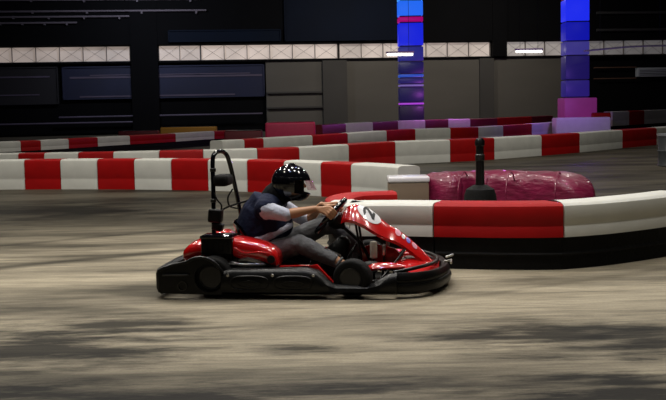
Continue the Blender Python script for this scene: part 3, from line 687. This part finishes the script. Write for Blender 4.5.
# glossy red covers: lofted
def pod(rows, y0, y1, name, n=20):
    rings = []
    for (x, zb, zt, sq) in rows:
        cy, hw, cz, hh = (y0+y1)/2, (y1-y0)/2*sq, (zb+zt)/2, (zt-zb)/2
        rings.append([(x, cy + hw*math.copysign(abs(math.cos(a))**.65, math.cos(a)), cz + hh*math.copysign(abs(math.sin(a))**.65, math.sin(a))) for a in [2*PI*k/n for k in range(n)]])
    return MB().loft(rings).build(name, M['red'], K)
tk = pod([(-.515, .27, .39, .7), (-.505, .255, .405, .9), (-.46, .245, .40, 1), (-.40, .24, .388, 1), (-.34, .235, .375, 1), (-.28, .215, .355, 1), (-.235, .195, .33, .97), (-.205, .19, .30, .9), (-.195, .20, .27, .7)], -.50, -.24, 'engine_cover')
MB().lathe([(.001, 0), (.028, 0), (.028, -.008), (.001, -.008)], (-.235, -.497, .255), 'y', 20, closed=False).build('cap', M['black'], tk)
mb = MB().tube(spline([(-.49, -.505, .335), (-.42, -.507, .30), (-.33, -.507, .305), (-.25, -.503, .30)], 6), .006, 8); mb.build('crease', M['red'], tk)
pod([(-.90, .24, .27, .6), (-.885, .22, .315, .85), (-.84, .21, .355, 1), (-.78, .215, .378, 1), (-.72, .22, .375, 1), (-.66, .22, .33, .95), (-.64, .23, .28, .7)], -.42, -.12, 'rear_cover')
pod([(-.90, .24, .27, .6), (-.885, .22, .315, .85), (-.84, .21, .355, 1), (-.78, .215, .378, 1), (-.72, .22, .375, 1), (-.66, .22, .33, .95), (-.64, .23, .28, .7)], .14, .42, 'rear_cover')
pod([(-.50, .22, .34, .8), (-.46, .21, .37, 1), (-.34, .20, .36, 1), (-.22, .19, .31, .95), (-.20, .2, .27, .7)], .27, .48, 'engine_cover')

# ------------------------------------------------------------------ the driver
PR = empty('person', V(KO), KR)
tag(PR, 'driver in glossy black helmet, navy vest and grey jeans, gripping the steering wheel', 'person')
hipR, hipL = V((-.40, -.10, .20)), V((-.40, .10, .20))
knR, knL = V((-.085, -.20, .325)), V((.165, .15, .455))
anR, anL = V((.235, -.235, .178)), V((.36, .14, .20))
knL = V((.085, .17, .435))
shR, shL = V((-.325, -.17, .565)), V((-.30, .17, .575))
elR, elL = V((-.178, -.215, .535)), V((-.10, .25, .44))
def wrist_target(a):
    P = rim_pt(a); r = (P - SC).normalized(); return P + SN*.055 - V((.075, 0, 0)) + r*.005
AR, AL = math.radians(76), math.radians(-75)
wrR, wrL = wrist_target(AR), wrist_target(AL)
body = MB()
# torso, neck, head
body.tube(spline([(-.41, 0, .18), (-.425, 0, .30), (-.415, 0, .42), (-.37, 0, .53), (-.32, 0, .60)], 4), [.13]*4+[.125]*4+[.14]*4+[.13]*4+[.09], 18, True)
body.tube([shR, (shR+shL)/2 + V((-.01, 0, .02)), shL], [.055, .085, .055], 14, True)
body.tube([(-.325, 0, .59), (-.27, 0, .655), (-.22, 0, .70)], [.062, .056, .056], 14)
HC = V((-.178, 0, .742))      # head centre
body.ball(HC, (.092, .073, .112)); body.ball(HC + V((.035, 0, -.045)), (.05, .052, .055))
body.tube([HC + V((.088, 0, .015)), HC + V((.107, 0, -.02))], [.008, .013], 8, True)     # nose
for s in (-1, 1):
    body.ball(HC + V((.0, s*.074, -.01)), (.018, .010, .03))                                # ears
    body.ball(HC + V((.08, s*.03, .022)), (.012, .016, .008))                               # brows
body.tube([HC + V((.079, -.02, -.055)), HC + V((.086, 0, -.055)), HC + V((.079, .02, -.055))], .007, 8, True)  # lips
def limb(a, b, c, r): 
    body.tube([a, a.lerp(b, .5), b, b.lerp(c, .3), b.lerp(c, .7), c], r, 16, True)
limb(shR, elR, wrR, [.052, .045, .037, .038, .029, .0235]); limb(shL, elL, wrL, [.052, .045, .037, .038, .029, .0235])
limb(hipR, knR, anR, [.085, .072, .052, .053, .043, .033]); limb(hipL, knL, anL, [.085, .072, .052, .053, .043, .033])
for an, s in ((anR, -1), (anL, 1)):
    body.tube([an, an + V((.03, 0, -.035)), an + V((.12, 0, -.03)), an + V((.2, 0, -.012))], [.033, .036, .034, .022], 12, True)
def hand(a, wr, s):
    P = rim_pt(a); r = (P - SC).normalized(); t = SN.cross(r).normalized()
    if (t.x*1 + t.z*.3) < 0: t = -t         # t runs forward along the rim
    Ls = [.93, 1.0, .97, .80]
    for i in range(4):
        o = t * ((1.5 - i) * .0195)
        k = Ls[i]
        K0 = P + o + SN*.036 + r*.026
        K1 = P + o + SN*.012 + r*(.040*k + .004); K2 = P + o - SN*.022*k + r*.030; K3 = P + o - SN*.030*k + r*.006
        body.tube([wr, wr.lerp(K0, .5), K0], [.017, .0135, .0105], 10, True)
        body.tube([K0, K1, K2, K3], [.0102, .0094, .0085, .0078], 10, True)
    T0 = wr.lerp(P, .35) - r*.012; T1 = P + t*.028 + SN*.032 - r*.022; T2 = P + t*.040 + SN*.008 - r*.030; T3 = P + t*.044 - SN*.012 - r*.024
    body.tube([wr, T0, T1, T2, T3], [.018, .0155, .0115, .0100, .0085], 10, True)
hand(AR, wrR, -1); hand(AL, wrL, 1)
remesh_build(body, 'body', M['skin'], PR, .0048, 3)
# jeans
jn = MB()
jn.tube([(-.43, 0, .17), (-.43, 0, .27), (-.425, 0, .31)], [.155, .155, .150], 18, True)
for h, k, a in ((hipR, knR, anR), (hipL, knL, anL)):
    jn.tube([h, h.lerp(k, .5) + V((0,0,.006)), k + V((.0, 0, .004)), k.lerp(a, .25), k.lerp(a, .6), k.lerp(a, .83)], [.105, .088, .068, .066, .056, .047], 16)
    for q, rr in ((.15, .071), (.32, .067), (.9, .051)):
        c = k.lerp(a, q); d = (a-k).normalized(); jn.tube([c-d*.008+V((0,0,.002)), c+d*.010], rr-.002, 14)
    c = k + (h-k).normalized()*.05; d = (h-k).normalized(); jn.tube([c-d*.01, c+d*.01], .075, 14); jn.ball(k, .068)
remesh_build(jn, 'jeans', M['jeans'], PR, .008, 3)
# pale tee: sleeves and hem
te = MB()
for s, e, w in ((shR, elR, wrR), (shL, elL, wrL)):
    te.tube([s, s.lerp(e, .5), e, e.lerp(w, .06)], [.066, .056, .049, .047], 16)
    for q in (.25, .55, .8):
        c = s.lerp(e, q); d = (e-s).normalized(); te.tube([c-d*.008, c+d*.008 + V((0, 0, .003))], .060 - .008*q, 14)
    te.ball(e, .049)
te.tube(spline([(-.43, 0, .26), (-.43, 0, .33), (-.42, 0, .42), (-.37, 0, .53), (-.32, 0, .60)], 4), [.158]*3+[.15]*5+[.148]*4+[.14]*4+[.095], 20)
te.tube([(-.36, -.155, .285), (-.28, -.10, .315), (-.25, 0, .32), (-.28, .10, .315), (-.36, .155, .285)], .035, 12, True)
te.tube(spline([(-.46, -.13, .335), (-.40, -.155, .345), (-.31, -.15, .375), (-.22, -.10, .425), (-.19, -.02, .44)], 5), .030, 12, True)
te.tube([shR, (shR+shL)/2 + V((-.005, 0, .02)), shL], [.072, .095, .072], 14, True)
remesh_build(te, 'tee_shirt', M['tee'], PR, .007, 3)
# navy vest over it
ve = MB()
ve.tube(spline([(-.43, 0, .315), (-.43, 0, .38), (-.41, 0, .46), (-.37, 0, .54), (-.315, 0, .612)], 4), [.166]*4+[.166]*4+[.164]*4+[.152]*4+[.10], 22)
ve.tube([shR + V((-.01, .015, .006)), (shR+shL)/2 + V((-.012, 0, .028)), shL + V((-.01, -.015, .006))], [.083, .106, .083], 16, True)
ve.tube([(-.30, -.11, .52), (-.29, -.09, .40), (-.33, -.08, .34)], [.07, .075, .07], 12, True); ve.tube([(-.30, .11, .52), (-.29, .09, .40), (-.33, .08, .34)], [.07, .075, .07], 12, True)
ve.tube([(-.33, 0, .40), (-.26, 0, .44)], [.14, .10], 18, True); ve.tube([(-.37, -.10, .40), (-.27, -.07, .445)], .08, 14, True)
remesh_build(ve, 'vest', M['navy'], PR, .008, 4)
for an in (anR, anL):
    sh = MB(); sh.tube([an + V((-.01, 0, -.028)), an + V((.03, 0, -.042)), an + V((.12, 0, -.028)), an + V((.19, 0, -.006)), an + V((.225, 0, .002))], [.036, .046, .044, .038, .026], 16, True)
    so = remesh_build(sh, 'shoe', M['shoe'], PR, .006, 3)
    MB().prism([(an.x-.03, an.z-.084), (an.x+.10, an.z-.084), (an.x+.24, an.z-.045), (an.x+.25, an.z-.03), (an.x+.10, an.z-.068), (an.x-.035, an.z-.07)], an.y-.04, an.y+.04).build('sole', M['rubber'], so, bevel=.005)
# balaclava and helmet
ba = MB(); ba.tube([(-.335, 0, .575), (-.29, 0, .64), (-.225, 0, .69)], [.10, .085, .085], 16); ba.ball(HC + V((0, 0, -.01)), (.105, .085, .12)); ba.ball(HC + V((.04, 0, -.055)), (.062, .062, .06))
ba.tube([(-.34, 0, .60), (-.285, 0, .67), (-.25, 0, .72)], [.09, .09, .07], 14, True)
remesh_build(ba, 'balaclava', M['hood'], PR, .008, 4)
hc = HC + V((.004, 0, .006)); nu, nv = 56, 36; tilt = Matrix.Rotation(math.radians(8), 3, 'Y')
def hp(u, v, k=1.0):      # u azimuth (0 = forward), v elevation
    d = V((math.cos(v)*math.cos(u), math.cos(v)*math.sin(u), math.sin(v)))
    rx = .146 if d.x > 0 else .142; p = V((d.x*rx, d.y*.126, d.z*(.136 if d.z > 0 else .15)))
    if d.z < 0 and d.x > 0: p.x += .035*d.x*min(1, -d.z*1.6)           # chin bar
    if d.z < -.35: p.x *= 1 - .10*(-d.z-.35)
    return p*k
vs, fs = [], []
vmin = math.radians(-52)
for k_ in (1.0, .93):
    for j in range(nv+1):
        v = vmin + (math.radians(90)-vmin)*j/nv
        for i in range(nu): vs.append(hc + tilt @ hp(2*PI*i/nu, v, k_))
def eye(i, j):
    u = (2*PI*(i+.5)/nu + PI) % (2*PI) - PI; v = math.degrees(vmin) + (90-math.degrees(vmin))*(j+.5)/nv
    return abs(u) < math.radians(72) and -24 < v < 17
N1 = (nv+1)*nu
for j in range(nv):
    for i in range(nu):
        if eye(i, j): continue
        q = (i+1) % nu; fs.append((j*nu+i, j*nu+q, (j+1)*nu+q, (j+1)*nu+i)); fs.append((N1+j*nu+i, N1+(j+1)*nu+i, N1+(j+1)*nu+q, N1+j*nu+q))
        for (di, dj, e) in ((1, 0, (j*nu+q, (j+1)*nu+q)), (-1, 0, (j*nu+i, (j+1)*nu+i)), (0, 1, ((j+1)*nu+i, (j+1)*nu+q)), (0, -1, (j*nu+i, j*nu+q))):
            if 0 <= j+dj < nv and eye((i+di) % nu, j+dj) or (j+dj < 0): fs.append((e[0], e[1], e[1]+N1, e[0]+N1))
HM = MB().add(vs, fs).build('helmet', M['gloss'], PR)
# visor: a clear tinted shield lifted off the brow
sv = []; nn = 20
for k_ in (0, .004):
    for j in range(7):
        v = math.radians(16 - 26*j/6)
        for i in range(nn+1):
            u = math.radians(-40 + 80*i/nn); p = hp(u, v, 1.03); p += V((math.cos(u), math.sin(u)*.4, 0))*(.004 + .030*(j/6)*max(0, math.cos(u))) ; sv.append(hc + tilt @ (p*(1+k_*6)))
fv = []; n1 = 7*(nn+1)
for j in range(6):
    for i in range(nn):
        a = j*(nn+1)+i; fv.append((a, a+1, a+nn+2, a+nn+1)); fv.append((n1+a, n1+a+nn+1, n1+a+nn+2, n1+a+1))
for i in range(nn): 
    fv.append((i, n1+i, n1+i+1, i+1)); a = 6*(nn+1)+i; fv.append((a, a+1, n1+a+1, n1+a))
for j in range(6):
    a = j*(nn+1); fv.append((a, a+nn+1, n1+a+nn+1, n1+a)); a += nn; fv.append((a, n1+a, n1+a+nn+1, a+nn+1))
MB().add(sv, fv).build('visor', M['visor'], HM)
for s in (-1, 1):
    MB().lathe([(.001, 0), (.02, 0), (.018, s*.008), (.001, s*.010)], hc + tilt @ V((.03, s*.126, .015)), 'y', 20, closed=False).build('visor_pivot', M['gloss'], HM)
MB().box((-.02, -.012, 0), (.025, .012, .012)).build('top_vent', M['gloss'], HM, bevel=.005).location = hc + V((.012, 0, .132))

# ------------------------------------------------------------------ light: lamps hung over the track, plus added unseen lamps
def area(x, y, z, size, W, col=(1, .95, .86), tx=None, ty=None):
    ld = bpy.data.lights.new('track_and_fill_light', 'AREA'); ld.shape = 'DISK'; ld.size = size; ld.energy = W; ld.color = col
    o = bpy.data.objects.new('track_and_fill_light', ld); COL.objects.link(o); o.location = (x, y, z)
    if tx is not None: o.rotation_euler = (V((tx, ty, 0)) - V((x, y, z))).to_track_quat('-Z', 'Y').to_euler()
    return o
for x, y, w in ((-2.9, 7.2, 46), (-1.0, 7.6, 74), (.9, 7.4, 60), (3.0, 7.3, 34), (-2.4, 9.0, 72), (.1, 9.4, 80), (2.6, 8.0, 50)):
    area(x, y, 5.4, .5, w)
for x, y, w in ((-5, 12.6, 150), (-2, 12.2, 200), (2.5, 12, 80), (6.5, 13.5, 50), (-4.5, 16, 130), (0, 17, 150), (5, 17.5, 120), (10, 20, 60), (-9, 24, 60), (-2, 24, 150), (6, 24, 150), (2, 32, 170), (-10, 33, 90), (12, 34, 60), (-4, 45, 100), (8, 48, 70)):
    area(x, y, 6.5, .6, w)
for x, y, z in ((-3.2, 3.2, 4.0), (-1.5, 2.4, 4.5), (.3, 2.9, 4.2), (2.4, 3.4, 4.0), (-4.8, 5.6, 3.9), (4.6, 5.2, 3.9), (-.6, .2, 4.2), (2.8, .4, 4.4), (-3.4, .8, 4.6)):  # low unseen lamps added to scatter highlights over the helmet
    area(x, y, z, .2, 2.5)
area(-.6, 6.6, 5.2, .35, 14, (.45, .55, 1)); area(1.0, 10.5, 5.2, .4, 20, (.5, .5, 1))  # blue lamps added for the cool highlights on the helmet
area(1.5, 54, 7.4, 1.0, 330, (1, .93, .82), 1.5, 62); area(9, 55, 7.4, 1.0, 300, (1, .93, .82), 9, 63); area(-9, 53, 8, 1.0, 400, (.8, .85, 1), -9, 60)  # unseen lamps added to brighten the far wall and its pipes
def point(x, y, z, W, col, r=.15):
    ld = bpy.data.lights.new('column_glow', 'POINT'); ld.energy = W; ld.color = col; ld.shadow_soft_size = r
    o = bpy.data.objects.new('column_glow', ld); COL.objects.link(o); o.location = (x, y, z)
p = atd(411, 104, 43.8); point(p.x+.9, p.y-1.2, 1.7, 50, (.7, .15, 1)); point(p.x+2, p.y-1, 2.2, 60, (.8, .15, .9)); 
p = atd(578, 104, 41); point(p.x, p.y-.6, 1.8, 80, (.35, .15, 1)); point(p.x-2.5, p.y, 2.2, 50, (.7, .15, .9))
# stray pink spot over the film-wrapped pad
sp = bpy.data.lights.new('pink_spot', 'SPOT'); sp.energy = 120; sp.color = (1, .25, .6); sp.spot_size = math.radians(32); sp.spot_blend = .6; sp.shadow_soft_size = .2
so = bpy.data.objects.new('pink_spot', sp); COL.objects.link(so); so.location = (2.6, 10.6, 5.5); so.rotation_euler = (V((2.0, 13, .3)) - V(so.location)).to_track_quat('-Z', 'Y').to_euler()

w = bpy.data.worlds.new('world'); bpy.context.scene.world = w; w.use_nodes = True
w.node_tree.nodes['Background'].inputs[0].default_value = (.02, .02, .025, 1); w.node_tree.nodes['Background'].inputs[1].default_value = .15
sc = bpy.context.scene; sc.view_settings.view_transform = 'Standard'; sc.view_settings.look = 'None'; sc.view_settings.exposure = -0.2; sc.view_settings.gamma = 1; sc.view_settings.use_curve_mapping = False
